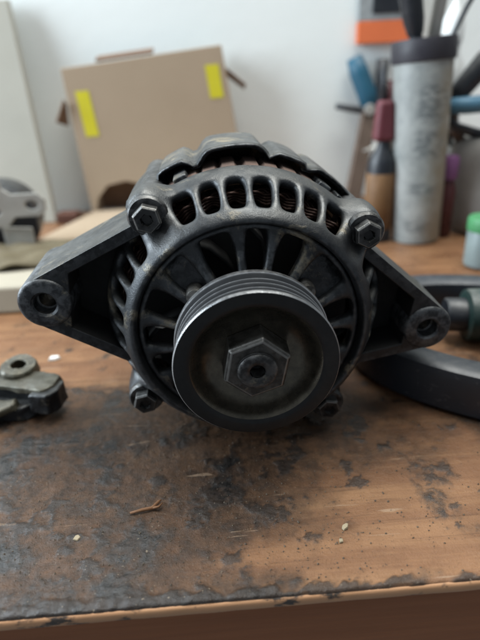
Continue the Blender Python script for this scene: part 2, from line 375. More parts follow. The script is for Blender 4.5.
# ---- front bracket: rim, ventilated shoulder, side wall
prof = [(48.0, 38), (48.1, 30), (48.5, 26.6), (49.6, 25.0), (51.2, 25.4), (53.0, 27.5), (54.9, 30.6), (57.8, 35.8), (60.6, 41.4), (62.4, 46.2), (63.5, 49), (64.3, 52.5), (64.6, 56), (64.6, 59)]
LOBE_C = {5: (53, 28.4), 6: (54.4, 34.5), 7: (56, 38.6), 8: (60, 39.6), 9: (66.5, 39.6), 10: (71.5, 40.6), 11: (73.2, 44), 12: (73.4, 51), 13: (73.2, 59)}
LOBE_S = {5: (52.9, 26.9), 6: (55.2, 29.8), 7: (58, 33.8), 8: (61.5, 37.4), 9: (66.2, 39.2), 10: (70.8, 40.8), 11: (72.6, 45), 12: (72.8, 52), 13: (72.6, 59)}
ang, slot = [], []
for q in range(4):
    c0 = 90*q
    seq = [(c0-45+k*(9.8/2), False) for k in range(0, 2)]
    edges = []
    for k in range(-3, 4):
        c = c0+k*10.6
        edges += [(c-3.75, True), (c, True), (c+3.75, False)]
    seq += edges
    seq += [(c0+45-4.9, False)]
    ang += [a for a, _ in seq]; slot += [s_ for _, s_ in seq]
n = len(ang)
V = []
for j, (r, y) in enumerate(prof):
    for i, a in enumerate(ang):
        if j in (6, 9):                          # slot ends pulled in so that they come out round
            if slot[i] and not slot[i-1]: a += 0.9
            if not slot[i] and slot[i-1]: a -= 0.9
        off = abs((a-45+45) % 90-45)                  # bolt lobes swell out of the shoulder
        if off < 1 and j in LOBE_C: r_, y_ = LOBE_C[j]
        elif off < 6 and j in LOBE_S: r_, y_ = LOBE_S[j]
        else: r_, y_ = r, y
        V.append(pol(r_, a, y_)); continue
        V.append(pol(r, a, y))
F = []
for j in range(len(prof)-1):
    for i in range(n):
        if slot[i] and 6 <= j <= 8: continue
        k = (i+1) % n; F.append((j*n+i, (j+1)*n+i, (j+1)*n+k, j*n+k))
fb = ap(obj('front_bracket', V, F, 'cast', alt, solid=4.6, sub=2))

# ---- spider: hub and spokes across the opening (irregular, as cast)
spk = [(153-8+0, 3.6), (171.5-2, 2.7), (190, 2.7), (211, 3.6), (233, 2.8), (254, 2.8), (275, 2.8), (297, 3.4), (338, 2.8), (1-2, 2.7), (20, 3.6), (52, 3.6), (74.5, 2.8), (94, 2.8), (120.6, 3.6), (318, 2.8)]
spk = sorted((((a+8) % 360), h) for a, h in spk)      # measured in the picture, turned back by the lie of the casting
ang, win = [], []
for i, (a, h) in enumerate(spk):
    b, h2 = spk[(i+1) % len(spk)]
    if b < a: b += 360
    h = h*1.12; h2 = h2*1.12
    ang += [a-h, a+h, (a+h)*0.75+(b-h2)*0.25, (a+b)/2, (a+h)*0.25+(b-h2)*0.75]; win += [False, True, True, True, True]
prof = [(9, 21.5), (20, 21.6), (24, 22.2), (26, 23.2), (28, 24), (38, 27.5), (45, 29.5), (47, 29.0), (48.7, 30.0)]
def rmx(r, i): return r
n = len(ang); V = []
for (r, y) in prof:
    for i, a in enumerate(ang):
        f_ = {4: 0.9, 6: 2.0}.get(len(V)//n, 0)
        if i % 5 == 0: a -= f_
        if i % 5 == 1: a += f_
        V.append(pol(r, a, y))
F = []
pockets = []
for j in range(len(prof)-1):
    for i in range(n):
        if win[i] and 4 <= j <= 5: continue
        k = (i+1) % n; F.append((j*n+i, (j+1)*n+i, (j+1)*n+k, j*n+k))
sp = ap(obj('front_spider', V, F, 'cast', alt, solid=6.5, sub=2))
for (a0, a1) in ((128.6, 153), (28, 60)):            # two windows are closed by a recessed web
    V = []; F = []
    for j, (r, y) in enumerate(((25, 26.5), (32, 29), (40, 31.5), (49, 33.5))):
        for i in range(9): V.append(pol(r, a0-2+(a1-a0+4)*i/8, y))
    for j in range(3):
        for i in range(8): F.append((j*9+i, (j+1)*9+i, (j+1)*9+i+1, j*9+i+1))
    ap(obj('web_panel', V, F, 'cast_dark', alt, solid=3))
for a in (136+8, 40+8, 230, 322):                     # bearing-retainer screws
    c = pol(30.5, a, 0)
    ap(G().revolve([(3.9, 28), (3.9, 23.0), (3.4, 21.6), (2.2, 21.0), (1.6, 21.0), (1.5, 22.3)], 24, (c[0], 0, c[2])).go('retainer_screw', 'bolt', alt, flat_angle=40))

# ---- bolt bosses with ribs running to the rim
for a in BOLT:
    c = Vector(pol(63.6, a, 0)); d = Vector(pol(1, a, 0)); tn = Vector((-d.z, 0, d.x))
    # through bolt: black flange, hex head with a dished socket
    b0 = ap(G().revolve([(4, 44), (7.4, 41.5), (8.3, 40.0), (8.3, 38.0), (7.5, 37.0), (4, 37.0)], 40, (c.x, 0, c.z)).go('through_bolt', 'black_hw', alt, flat_angle=40))
    hx = G(); hp = [(4.0, 37.4), (5.9, 37.4), (5.9, 33.0), (5.2, 32.2), (2.7, 32.1)]
    hx.revolve(hp, 6, (c.x, 0, c.z), cap=False, a0=rad(random.uniform(0, 60)))
    hx.revolve([(2.7, 32.1), (2.2, 33.6)], 6, (c.x, 0, c.z), cap=False, a0=0.3)
    hx.add([(c.x+2.3*math.cos(k*math.pi/3+0.3), 33.5, c.z+2.3*math.sin(k*math.pi/3)) for k in range(6)], [tuple(range(6))])
    hx.go('hex_head', 'black_hw', b0, flat_angle=25, bevel=0.25, worn='worn_edge')
    if a != 135 and a != 45: pass
    # long sleeve carrying the bolt back to the rear bracket
    ap(G().revolve([(7.2, 56), (7.2, 116)], 24, (c.x*1.0, 0, c.z*1.0)).go('bolt_sleeve', 'cast_dark', alt, flat_angle=40))

# ---- mounting ears
def ear(sx, bx, bz, rb, rh, zt, zb, xr, y0, y1, ybs, mat):
    # outline: top root -> over the boss -> bottom root
    B = Vector((bx, bz))
    def tang(P, side):
        dv = P-B; L = dv.length; al = math.atan2(dv.y, dv.x); th = math.acos(rb/L)
        return al+side*th
    T, Bo = Vector((xr, zt)), Vector((xr+2, zb))
    a0, a1 = tang(T, -1), tang(Bo, 1)      # right-hand ear: sweep clockwise from the top through +x
    while a1 > a0: a1 -= 2*math.pi
    tp = B+Vector((rb*math.cos(a0), rb*math.sin(a0))); bt = B+Vector((rb*math.cos(a1), rb*math.sin(a1)))
    R0, R1 = Vector((xr-3, zt+2)), Vector((xr-1, zb-1))
    w_ = 7.2; m0 = a0; m1 = a1+2*math.pi
    inner = [B+Vector((w_*math.cos(m0+(m1-m0)*i/8), w_*math.sin(m0+(m1-m0)*i/8))) for i in range(9)]
    o1 = [R0, tp]+inner+[bt, R1]
    o1 = [(sx*q.x, q.y) for q in o1]
    lim = bx-rb*0.93; ins = 5.2
    def zl(A, C, x): return A.y+(C.y-A.y)*(x-A.x)/(C.x-A.x)
    i1 = [(sx*(xr-3), R0.y-ins*1.2), (sx*lim, zl(R0, tp, lim)-ins*1.15), (sx*lim, zl(R1, bt, lim)+ins*1.1), (sx*(xr-1), R1.y+ins*1.1)]
    n = len(o1); g_ = G()
    g_.add([(x, y0, z) for x, z in o1]+[(x, y1, z) for x, z in o1]+[(x, y0, z) for x, z in i1]+[(x, y1-5, z) for x, z in i1], [])
    F = [(i, i+1, n+i+1, n+i) for i in range(n-1)] + [tuple(range(n, 2*n))]
    a_, b_ = 2*n, 2*n+4
    F += [(a_, a_+1, b_+1, b_), (a_+1, a_+2, b_+2, b_+1), (a_+2, a_+3, b_+3, b_+2)]
    F += [(0, 1, a_+1, a_), (n-1, n-2, a_+2, a_+3)]                       # flange fronts
    F += [(1, 2, 3, a_+1), (a_+1, 3, 4, 5), (a_+1, 5, 6, a_+2), (6, 7, 8, a_+2), (8, 9, a_+2), (9, 10, n-2, a_+2)]
    g_.f += F
    e = ap(g_.go('mounting_ear', mat, alt, bevel=3.4, seg=5, flat_angle=45))
    e.data.materials.append(M['inside'])                               # pocket shade put into the colour, over oily grime
    e.data.materials.append(M['cast_dark'])  # ear fronts turned from the light: their shade is in the colour
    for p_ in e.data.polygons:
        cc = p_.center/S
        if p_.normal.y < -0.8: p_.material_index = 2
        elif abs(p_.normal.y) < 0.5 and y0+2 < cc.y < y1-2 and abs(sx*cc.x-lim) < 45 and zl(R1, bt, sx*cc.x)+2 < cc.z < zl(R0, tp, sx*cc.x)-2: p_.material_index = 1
    G().prism(i1, y1-15.5, y1-4.6).go('ear_web', 'inside', e, smooth=False)  # pocket floor, black to stand in for the shade inside
    p_ = [(rb+0.3, y1+3), (rb+0.3, ybs+1.6), (rb-0.4, ybs+0.5), (rb-1.6, ybs), (rh+1.0, ybs), (rh, ybs+0.9), (rh, y1+3), (rb+0.3, y1+3)]
    G().revolve(p_, 48, (sx*bx, 0, bz), cap=False).go('ear_boss', 'cast_plain', e, flat_angle=40)
    G().revolve([(rh-0.05, ybs+6.0), (rh-0.9, ybs+6.4), (rh-0.9, y1), (rh-0.05, y1)], 40, (sx*bx, 0, bz), cap=False).go('bush', 'black_hw', e, flat_angle=40)  # darkness of the bolt hole put into the bush colour
    return e
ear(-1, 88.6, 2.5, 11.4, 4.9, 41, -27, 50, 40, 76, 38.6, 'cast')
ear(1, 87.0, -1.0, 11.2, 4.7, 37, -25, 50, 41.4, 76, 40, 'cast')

# ---- stator, windings, rotor fan (seen through the openings)
tooth = [random.uniform(0.985, 1.0) for _ in range(60)]; cutw = [random.uniform(0.66, 0.86) for _ in range(60)]
def rm(a, h):
    q = a*180/math.pi/8.0; k = int(q) % 60
    return tooth[k] if q % 1 < cutw[k] else 0.96
ap(G().revolve([(58, 59.3), (64.4, 59.3), (64.4, 80), (58, 80)], 232, cap=False, rmod=rm).go('stator_core', 'rust', alt, flat_angle=30))
g_ = G()
for k in range(12):
    pts = []
    for i in range(217):
        a = 2*math.pi*i/216; q = 52.0+1.15*(k % 4)+0.9*math.sin(36*a+(k//4)*2.1)
        pts.append((q*math.cos(a), 46.5+2.6*(k//4)+1.6*math.cos(36*a+(k % 4)*0.5), q*math.sin(a)))
    g_.tube(pts, 0.66, 6)
ap(g_.go('stator_winding', 'copper', alt))
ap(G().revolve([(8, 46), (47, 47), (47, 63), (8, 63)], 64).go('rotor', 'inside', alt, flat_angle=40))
for k in range(11):
    a = k*360/11+9; g_ = G(); V = []
    for j, (r, da) in enumerate(((22, 0), (31, 5), (39, 12), (45.5, 21))):
        p0 = pol(r, a+da, 36); p1 = pol(r, a+da, 46.5); V += [p0, p1]
    g_.add(V, [(2*j, 2*j+1, 2*j+3, 2*j+2) for j in range(3)])
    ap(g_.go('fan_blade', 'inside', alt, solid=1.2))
ap(G().tube([pol(41, 184, 34), pol(38, 183, 33), pol(34, 181, 33.5)], [0.7, 1.3, 1.0], 8).go('lead_tail', 'steel', alt))

# ---- rear bracket: shell with arched lobes standing off the stator
lobes = [(99, 11, 4.8), (123, 6, 3.8), (139, 6, 4.2), (77, 6, 2.8), (57, 10, 3.2), (36, 8, 3.2), (165, 14, 1), (15, 14, 1), (270, 30, 0.6), (225, 9, 3), (315, 9, 3)]
def rr(a):
    d = math.degrees(a) % 360; e = 0
    for c, h, amp in lobes:
        q = abs((d-c+180) % 360-180)/h
        if q < 1.25: e = max(e, amp*(1-max(0, min(1, (q-0.7)/0.55))**2))
    return e
n = 216; V = []; F = []
pr = [(65.3, 68.0), (66.0, 67.5), (66.4, 71), (66.3, 88), (65.8, 106), (62, 120), (54, 126), (20, 128)]
for j, (r, y) in enumerate(pr):
    for i in range(n):
        a = 2*math.pi*i/n; V.append(((r+rr(a)*(1.0 if j < 5 else 0.6))*math.cos(a), y+(1.5*math.sin(a*9) if j < 3 else 0), (r+rr(a)*(1.0 if j < 5 else 0.6))*math.sin(a)))
for j in range(len(pr)-1):
    for i in range(n): F.append((j*n+i, (j+1)*n+i, (j+1)*n+(i+1)%n, j*n+(i+1)%n))
ap(obj('rear_bracket', V, F, 'cast', alt, solid=2.2))
# clamp tabs on the outside of the stator, next to the upper sleeves
for a in (121, 133, 62, 53):
    g_ = G(); c = Vector(pol(64.2, a, 0)); d = Vector(pol(1, a, 0)); tn = Vector((-d.z, 0, d.x))
    g_.hexa([tuple(q) for q in [c+tn*s1*3.2+d*s3*1.6+Vector((0, y, 0)) for s3 in (-1, 1) for (s1, y) in ((-1, 59.5), (1, 59.5), (1, 74), (-1, 74))]])
    ap(g_.go('stator_tab', 'cast', alt, bevel=0.8))

# ---- pulley
pu = ap(G().revolve([(26.0, 0.75), (26.9, 0.22), (28.2, 0.0), (32.1, 0.0)], 128, cap=False).go('pulley', 'pulley', alt, flat_angle=50))
gp = [(32.1, 0.0), (32.5, 0.45), (32.5, 1.5), (31.6, 2.2)]; lands = {0, 1, 2}
for k in range(4):
    y = 2.2+k*3.9
    gp += [(28.7, y+1.75), (28.7, y+2.15)] + ([(31.5, y+3.45), (31.7, y+3.6), (31.5, y+3.9)] if k < 3 else [(32.1, y+3.6), (32.5, y+3.9)])
    lands |= {len(gp)-3, len(gp)-2}
gp += [(32.5, 19.9), (32, 20.4), (24, 20.5), (10, 20.7)]; lands.add(len(gp)-4)
bg = G().revolve(gp, 128, cap=False).go('belt_grooves', 'groove', pu, flat_angle=28)
bg.data.materials.append(M['land'])
for i, p_ in enumerate(bg.data.polygons):
    c_ = sum((bg.data.vertices[v].co for v in p_.vertices), Vector())/4/S
    rr_ = math.hypot(c_.x, c_.z)
    if rr_ > 31.2: p_.material_index = 1
G().revolve([(26.0, 0.75), (25.2, 1.6), (24.4, 3.2), (23.2, 5.4), (21.4, 7.4), (19.2, 8.8), (16.4, 9.6), (13, 9.9), (9, 10)], 128, cap=False).go('dish', 'dish', pu)
nut = G(); nut.revolve([(6.6, 9.9), (14.0, 9.9), (14.0, -0.2), (12.6, -1.5), (5, -1.5)], 6, cap=False, a0=rad(30+3))
nu = nut.go('nut', 'bolt', pu, bevel=0.45, flat_angle=25, worn='worn_edge')

G().revolve([(7.9, 0), (7.9, -1.75), (7.5, -1.95), (7.5, -2.5), (7.7, -2.7), (7.2, -3.3), (6.6, -3.6), (4.6, -3.5), (3.4, -3.2), (2.9, -2.6)], 48, cap=False).go('shaft_end', 'black_hw', pu, flat_angle=40)
sk = G().revolve([(2.9, -2.6), (2.7, -1.4), (2.6, 3.0), (0.2, 3.5)], 6, cap=False).go('shaft_socket', 'black_hw', pu, flat_angle=25)

# ================================================================= THINGS ON THE BENCH, LEFT
# broken cast bracket
cb = thing('cast_bracket', 'broken grey cast metal bracket with a bolt hole, lying beside the alternator ear', 'metal part', (-131, 70, 0), rad(-14))
g_ = G()
def lump(name, pts, z0, z1, mat, par, top=0.85, bev=1.4, tilt=(0, 0)):
    n = len(pts); cx = sum(p[0] for p in pts)/n; cy = sum(p[1] for p in pts)/n
    V = [(x, y, z0) for x, y in pts]+[(cx+(x-cx)*top, cy+(y-cy)*top, z1+tilt[0]*(x-cx)+tilt[1]*(y-cy)) for x, y in pts]
    return obj(name, V, [tuple(range(n))[::-1], tuple(range(n, 2*n))]+[(i, (i+1)%n, n+(i+1)%n, n+i) for i in range(n)], mat, par, bevel=bev, seg=3, flat_angle=40)
lump('foot', [(-40,-12),(-14,-14),(8,-10),(16,2),(10,13),(-38,15)], 0.1, 8, 'cast_dark', cb, 0.95, 1.0)  # dark material stands in for the shadow under the lip
lump('lower_lip', [(-44,-20),(-32,-17),(-24,-21),(-12,-24),(-2,-20),(6,-11),(4,-4),(-6,-8),(-16,-11),(-27,-7),(-44,-8)], 6.5, 11, 'zinc', cb, 0.93, 1.6, (0.02, 0.06))
lump('body_wall', [(-44,-4),(-10,-2),(14,-1),(20,10),(-44,14)], 7, 15, 'cast_dark', cb, 0.96, 1.2)  # recess between lip and plate, its shade put into the colour
lump('top_plate', [(-44,-3),(-30,0),(-14,-3),(6,-5),(21,-6),(25,0),(24,10),(10,14),(-14,12),(-44,16)], 14.5, 17.5, 'zinc', cb, 0.93, 1.2, (0.04, 0.02))
lump('end_lug', [(12,-9),(24,-9),(27,-2),(26,8),(19,9),(13,2)], 5, 17.0, 'cast_dark', cb, 0.97, 1.2, (0.05, 0))
G().revolve([(10.5, 15), (10, 21), (9.2, 22.0), (4.6, 22.0), (4.2, 21.4), (4.2, 14)], 36, (-8, 15, 0), (0.10, -0.12, 1), cap=False).go('bolt_eye', 'zinc', cb, flat_angle=40)
G().tube([(-25, 9, 17), (-24, 8, 21), (-23, 8, 24)], [4.4, 4.2, 3.0], 12).go('stud', 'wood_dark', cb)

ctex = bpy.data.textures.new('casting_lumps', 'CLOUDS'); ctex.noise_scale = 0.009; ctex.noise_depth = 3
for ch in cb.children:
    md = ch.modifiers.new('s', 'SUBSURF'); md.subdivision_type = 'SIMPLE'; md.levels = md.render_levels = 3
    md = ch.modifiers.new('d', 'DISPLACE'); md.texture = ctex; md.strength = 0.0026; md.mid_level = 0.5; md.texture_coords = 'GLOBAL'
# cream block with an olive rag over it
blk = G(); blk.hexa([(-262,203,0),(-163,205,0),(-158,300,0),(-262,300,0),(-262,206,22),(-166,208,22),(-161,300,22),(-262,300,22)])
tag(blk.go('plaster_block', 'cream', bevel=2.5, seg=3, flat_angle=40), 'cream block lying under the olive brown rag', 'block')
nxr, nyr = 30, 12; V = []; F = []
for j in range(nyr):
    for i in range(nxr):
        x = -270+i*4.6; y = 246+j*6.2+4*math.sin(i*0.35); f_ = j/(nyr-1)
        V.append((x, y, 24.2+5.5*math.sin(math.pi*f_)+1.4*math.sin(i*0.9+j)+1.2*math.sin(i*0.5-j*1.3)))
for j in range(nyr-1):
    for i in range(nxr-1): F.append((j*nxr+i, j*nxr+i+1, (j+1)*nxr+i+1, (j+1)*nxr+i))
tag(obj('folded_rag', V, F, 'olive', solid=-3, sub=1), 'crumpled olive brown rag laid over the cream block', 'rag')

# small electric motor with a pressed steel bracket
mo = thing('starter_motor', 'black round motor with a punched grey steel bracket on its end', 'motor', (-236, 330, 0))
mo_axis = Vector((0.25, -1, 0.0)).normalized()
G().revolve([(10, -62), (36, -60), (39, -56), (39, -3), (37, 0), (14, 0), (13, 4), (4, 4)], 56, (-10, 8, 39.5), tuple(mo_axis)).go('motor_body', 'black_plastic', mo, flat_angle=40)
def plate(name, pts, holes, y, th, mat, par):
    bm = bmesh.new()
    def loop(ps):
        vs_ = [bm.verts.new((x*S, y*S, z*S)) for x, z in ps]
        return [bm.edges.new((vs_[i], vs_[(i+1) % len(vs_)])) for i in range(len(vs_))]
    E_ = loop(pts)
    for (hx_, hz, rx, rz) in holes: E_ += loop([(hx_+rx*math.cos(2*math.pi*k/20), hz+rz*math.sin(2*math.pi*k/20)) for k in range(20)])
    bmesh.ops.triangle_fill(bm, use_beauty=True, edges=E_)
    bmesh.ops.recalc_face_normals(bm, faces=bm.faces)
    me_ = bpy.data.meshes.new(name); bm.to_mesh(me_); bm.free(); me_.materials.append(M[mat])
    o = bpy.data.objects.new(name, me_); col.objects.link(o); o.parent = par
    md = o.modifiers.new('s', 'SOLIDIFY'); md.thickness = th*S; md.offset = 0
    md = o.modifiers.new('b', 'BEVEL'); md.width = 0.25*th*S; md.segments = 2; md.limit_method = 'ANGLE'
    return o
plate('steel_bracket', [(-8,64),(-8,114),(4,117),(18,112),(21,92),(28,87),(52,87),(58,81),(57,71),(51,66),(28,66),(20,58),(6,56)], [(8,103,5.5,6), (45,76.5,6,4.5), (13,72,3,3)], -34, 3, 'steel', mo).location.z = -0.009
G().box((-4, -34, 62), (12, 10, 66)).go('bracket_foot', 'steel', mo, bevel=0.8)
plate('lower_tab', [(10,26),(10,47),(38,45),(38,26)], [], -28, 2.5, 'steel', mo)

# leaning beige board and red-brown wood offcut
ln = G(); ln.hexa([(-420, 500, 0), (-246, 500, 0), (-246, 512, 0), (-420, 512, 0), (-430, 548, 262), (-266, 548, 262), (-266, 560, 262), (-430, 560, 262)])
tag(ln.go('leaning_board', 'beige', bevel=1.5, flat_angle=40), 'tall beige board leaning on the wall beside the cardboard box', 'board')
tag(G().box((-241, 488, 0.2), (-214, 512, 13)).go('wood_offcut', 'wood_dark', bevel=1.2, flat_angle=40), 'short dark red brown wood offcut at the foot of the cardboard box', 'wood')

# ================================================================= CARDBOARD BOX
bx = thing('cardboard_box', 'brown cardboard box with yellow tape strips and an open bottom flap, against the wall', 'box', (-105, 530, 0))
def bp(o): o.matrix_parent_inverse = Matrix.Translation(Vector((105, -530, 0))*S); return o
TL, TR, BR, BL = (-211, 184), (-11, 201), (17, 4), (-203, 3)
fp = bp(plate('front_panel', [BL, (-197, 4), (-191, 24), (-176, 40), (-150, 45), (-122, 38), (-104, 14), (-98, 4), BR, TR, TL], [], 528, 3.5, 'card', bx))
def slab(name, c4, th, mat, par):
    c4 = [Vector(c) for c in c4]; nn = (c4[1]-c4[0]).cross(c4[3]-c4[0]).normalized()*th
    return G().hexa([tuple(c) for c in c4]+[tuple(c+nn) for c in c4]).go(name, mat, par, bevel=0.5, flat_angle=40)
bp(slab('side_panel', [(-209, 530, 182), (-201, 530, 3), (-196, 562, 3), (-203, 562, 180)], 3, 'card', bx))
bp(slab('side_panel', [(-13, 530, 3), (-13, 530, 199), (-13, 562, 196), (-13, 562, 3)], 3, 'card', bx))
bp(slab('back_panel', [(-205, 560, 3), (10, 560, 3), (-14, 560, 190), (-205, 560, 178)], 3, 'card_dark', bx))
bp(slab('bottom_flap', [(-238, 398, 2.0), (-40, 392, 2.0), (-10, 524, 8), (-200, 526, 4)], 3, 'card', bx))
bp(slab('top_flap', [(-168, 534, 189), (-96, 534, 195), (-96, 548, 200), (-168, 548, 194)], 3, 'card_dark', bx))
bp(slab('side_tab', [(-8, 545, 168), (16, 542, 150), (18, 540, 156), (-6, 543, 176)], 2.5, 'card_dark', bx))
bp(slab('torn_tab', [(-217, 536, 118), (-211, 524, 146), (-213, 520, 150), (-228, 522, 124)], 2.5, 'card_dark', bx))
for (cx, cz, hw, hh, tl) in ((-187, 131, 8.5, 27, rad(5)), (-22, 161, 8.5, 19, rad(7))):
    V = []
    for (u, v_) in ((-hw, -hh), (hw, -hh), (hw, hh), (-hw, hh)):
        V.append((cx+u*math.cos(tl)+v_*math.sin(tl)*-1, 0, cz+u*math.sin(tl)*0.3+v_))
    bp(G().hexa([(x, 526.1, z) for x, _, z in V]+[(x, 525.7, z) for x, _, z in V]).go('tape_strip', 'tape', bx, smooth=False))

# ================================================================= TUBE OF TOOLS AND ITS NEIGHBOURS, RIGHT
tb = thing('tool_tube', 'tall clear plastic tube with faded grey print and dark rim, full of tools', 'tube', (186, 347, 0))
lean = Vector((-0.055, 0.02, 1)).normalized()
G().revolve([(22, 0.4), (23.4, 1.2), (24, 4), (25.5, 60), (26.3, 120), (27, 170)], 64, (0, 0, 0), tuple(lean)).go('tube_body', 'sleeve', tb, flat_angle=40)
G().revolve([(24, 168), (28.6, 169), (29.0, 170.5), (29.2, 186), (28.6, 187.5), (25.2, 187.5), (24.8, 186), (24.5, 171)], 64, (0, 0, 0), tuple(lean), cap=False).go('rim_cap', 'cap_plum', tb, flat_angle=40)
def sd(name, label, cat, p0, p1, parts):
    o = thing(name, label, cat, p0); d = Vector(p1)-Vector(p0)
    for nm, a, b, r0, r1, mat in parts:
        pts = [d*(a+(b-a)*k/6) for k in range(7)]
        rr_ = [r0+(r1-r0)*k/6 for k in range(7)]; rr_[0] *= 0.8; rr_[-1] *= 0.8
        G().tube(pts, rr_, 16).go(nm, mat, o, flat_angle=50)
    return o
B0 = Vector((186, 347, 0))
sd('screwdriver', 'thick black tool handle standing in the tool tube', 'screwdriver', (168, 339, 172), (145, 334, 255), [('shank', 0, 0.25, 5, 6, 'black_plastic'), ('handle', 0.22, 1, 8.5, 11.5, 'black_plastic')])
sd('steel_punch', 'shiny steel rod standing in the tool tube beside the black handle', 'rod', (180, 345, 172), (186, 338, 255), [('shaft', 0, 1, 5.5, 6.2, 'steel')])
cbl = G().tube([(222, 372, 90), (207, 372, 150), (206, 368, 184), (216, 362, 212), (236, 356, 250)], [2.3]*5, 10)
tag(cbl.go('bent_rod', 'black_plastic'), 'thin black bent rod leaning out behind the tool tube', 'rod')

# amber-labelled bottle with crimson nozzle
bo = thing('spray_bottle', 'dark bottle with amber label and crimson nozzle cap, behind the tool tube', 'bottle', (146, 352, 0))
G().revolve([(12, 0.4), (14, 1.5), (14.5, 6), (14.5, 78), (13, 84), (8, 92), (6.6, 97), (6.6, 104)], 40, (0,0,0), (0,0,1)).go('bottle_body', 'black_plastic', bo, flat_angle=45)
G().revolve([(14.55, 14), (14.8, 14.2), (14.8, 70), (14.55, 70.2)], 40, (0,0,0), (0,0,1), cap=False).go('label_band', 'amber', bo)
G().hexa([(-11,-9,100),(10,-9,100),(10,9,100),(-11,9,100),(-9,-8,138),(7,-8,138),(7,8,138),(-9,8,138)]).go('nozzle_cap', 'crimson', bo, bevel=5, seg=3, flat_angle=40)
G().tube([(-2, 0, 136), (-4, 0, 152), (-5, 0, 170)], [3.2, 2.6, 1.8], 10).go('nozzle_tip', 'black_plastic', bo)

# pliers leaning on the wall
pl = thing('pliers', 'blue handled pliers with dark steel jaws, leaning on the wall', 'pliers', (160, 520, 0))
G().tube([(-1, 34, 180), (6, 32, 162), (17, 30, 137), (24, 27, 113)], [9.5, 12.5, 12.5, 10.5], 14).go('grip', 'blue', pl)
G().tube([(-24, 26, 124), (-4, 26, 120), (18, 24, 116), (30, 24, 110)], [4, 4.8, 5, 5], 12).go('second_handle', 'black_plastic', pl)
G().hexa([(-17,-14,0.5),(6,-14,0.5),(6,-4,0.5),(-17,-4,0.5),(12,22,124),(33,22,116),(33,31,116),(12,31,124)]).go('jaw', 'steel_dark', pl, bevel=2.5, flat_angle=40)
G().revolve([(7, -7), (7, 7)], 24, (19, 22, 118), (0, 1, 0)).go('pivot', 'steel', pl, bevel=1)
G().tube([(4, 10, 66), (24, 10, 70), (46, 12, 72)], [3.4, 3.4, 3], 10).go('side_bar', 'steel', pl)

# packet hung on the wall
pk = thing('hanging_packet', 'orange and white packet hanging on the wall above the pliers', 'packet', (200, 566, 190))
G().box((-37, -7, 5), (40, 2, 30)).go('orange_band', 'orange', pk, bevel=1.2)
G().box((-37, -6.4, 30.2), (40, 1.8, 90)).go('printed_card', 'greywhite', pk, bevel=1.2)
G().box((-20, -9, 38), (22, -6.6, 84)).go('dark_blister', 'black_plastic', pk, bevel=1)

# right-hand cup of pliers, bottles and jar
cu = thing('cloth_bag', 'grey cloth bag slumped against the wall end of the bench, holding pliers', 'bag', (262, 372, 0))
def blobm(a, h): return 1+0.06*math.sin(3*a+h*0.05)+0.04*math.sin(7*a-h*0.09)
G().revolve([(30, 0.4), (36, 4), (38, 30), (35, 60), (38, 84), (33, 96), (28, 98)], 60, (0,0,0), (0,0,1), rmod=blobm).go('bag_body', 'grey_cloth', cu, sub=1)
wb = thing('white_bottle', 'white plastic squeeze bottle behind the tool tube', 'bottle', (222, 402, 0))
G().revolve([(14, 0.4), (17, 2), (17, 150), (15, 165), (9, 176), (9, 192)], 40, (0,0,0), (0,0,1)).go('bottle_body', 'white', wb, flat_angle=50)
G().revolve([(10.5, 186), (10.5, 205), (6, 214), (2, 222)], 32, (0,0,0), (0,0,1)).go('cap', 'white', wb, flat_angle=50)
lb = thing('blue_cutters', 'light blue handled cutters lying across the grey bag', 'cutters', (262, 360, 96))
G().tube([(-56, -6, 33), (-36, -6, 33), (-10, -5, 34), (30, -4, 36)], [7, 8.2, 8.2, 8], 14).go('grip', 'lblue', lb)
G().tube([(-58, -2, 30), (-44, 0, 14), (-20, 2, 6), (0, 2, 2)], [3.5, 4.5, 5, 5], 12).go('blade', 'black_plastic', lb)
bh = thing('black_pliers', 'black handled pliers standing up out of the grey bag', 'pliers', (230, 366, 96))
G().tube([(-18, -4, 36), (-8, -4, 48), (10, -5, 70), (40, -6, 92)], [8, 10, 11, 10], 14).go('grip', 'black_plastic', bh)
G().tube([(-18, -4, 38), (-12, 0, 16), (4, 4, -6)], [7, 6, 5], 12).go('jaw', 'steel_dark', bh)
mb = thing('maroon_bottle', 'small maroon bottle with purple cap between tool tube and grey bag', 'bottle', (216, 352, 0))
G().revolve([(7, 0.4), (8.5, 2), (8.5, 48), (6, 58), (5, 62)], 32, (0,0,0), (0,0,1)).go('bottle_body', 'maroon', mb, flat_angle=45)
G().revolve([(7.5, 60), (8, 62), (8, 80), (6.5, 83)], 32, (0,0,0), (0,0,1)).go('cap', 'purple', mb, flat_angle=45)
jr = thing('small_jar', 'cloudy jar with bright green lid in front of the grey bag', 'jar', (215, 258, 0))
G().revolve([(12, 0.4), (14.5, 1.5), (15, 5), (15, 31), (13.5, 34)], 40, (0,0,0), (0,0,1)).go('jar_body', 'jar', jr, flat_angle=45)
G().revolve([(15.6, 33), (16, 34), (16, 43), (15, 44.5)], 40, (0,0,0), (0,0,1)).go('lid', 'green', jr, flat_angle=45)

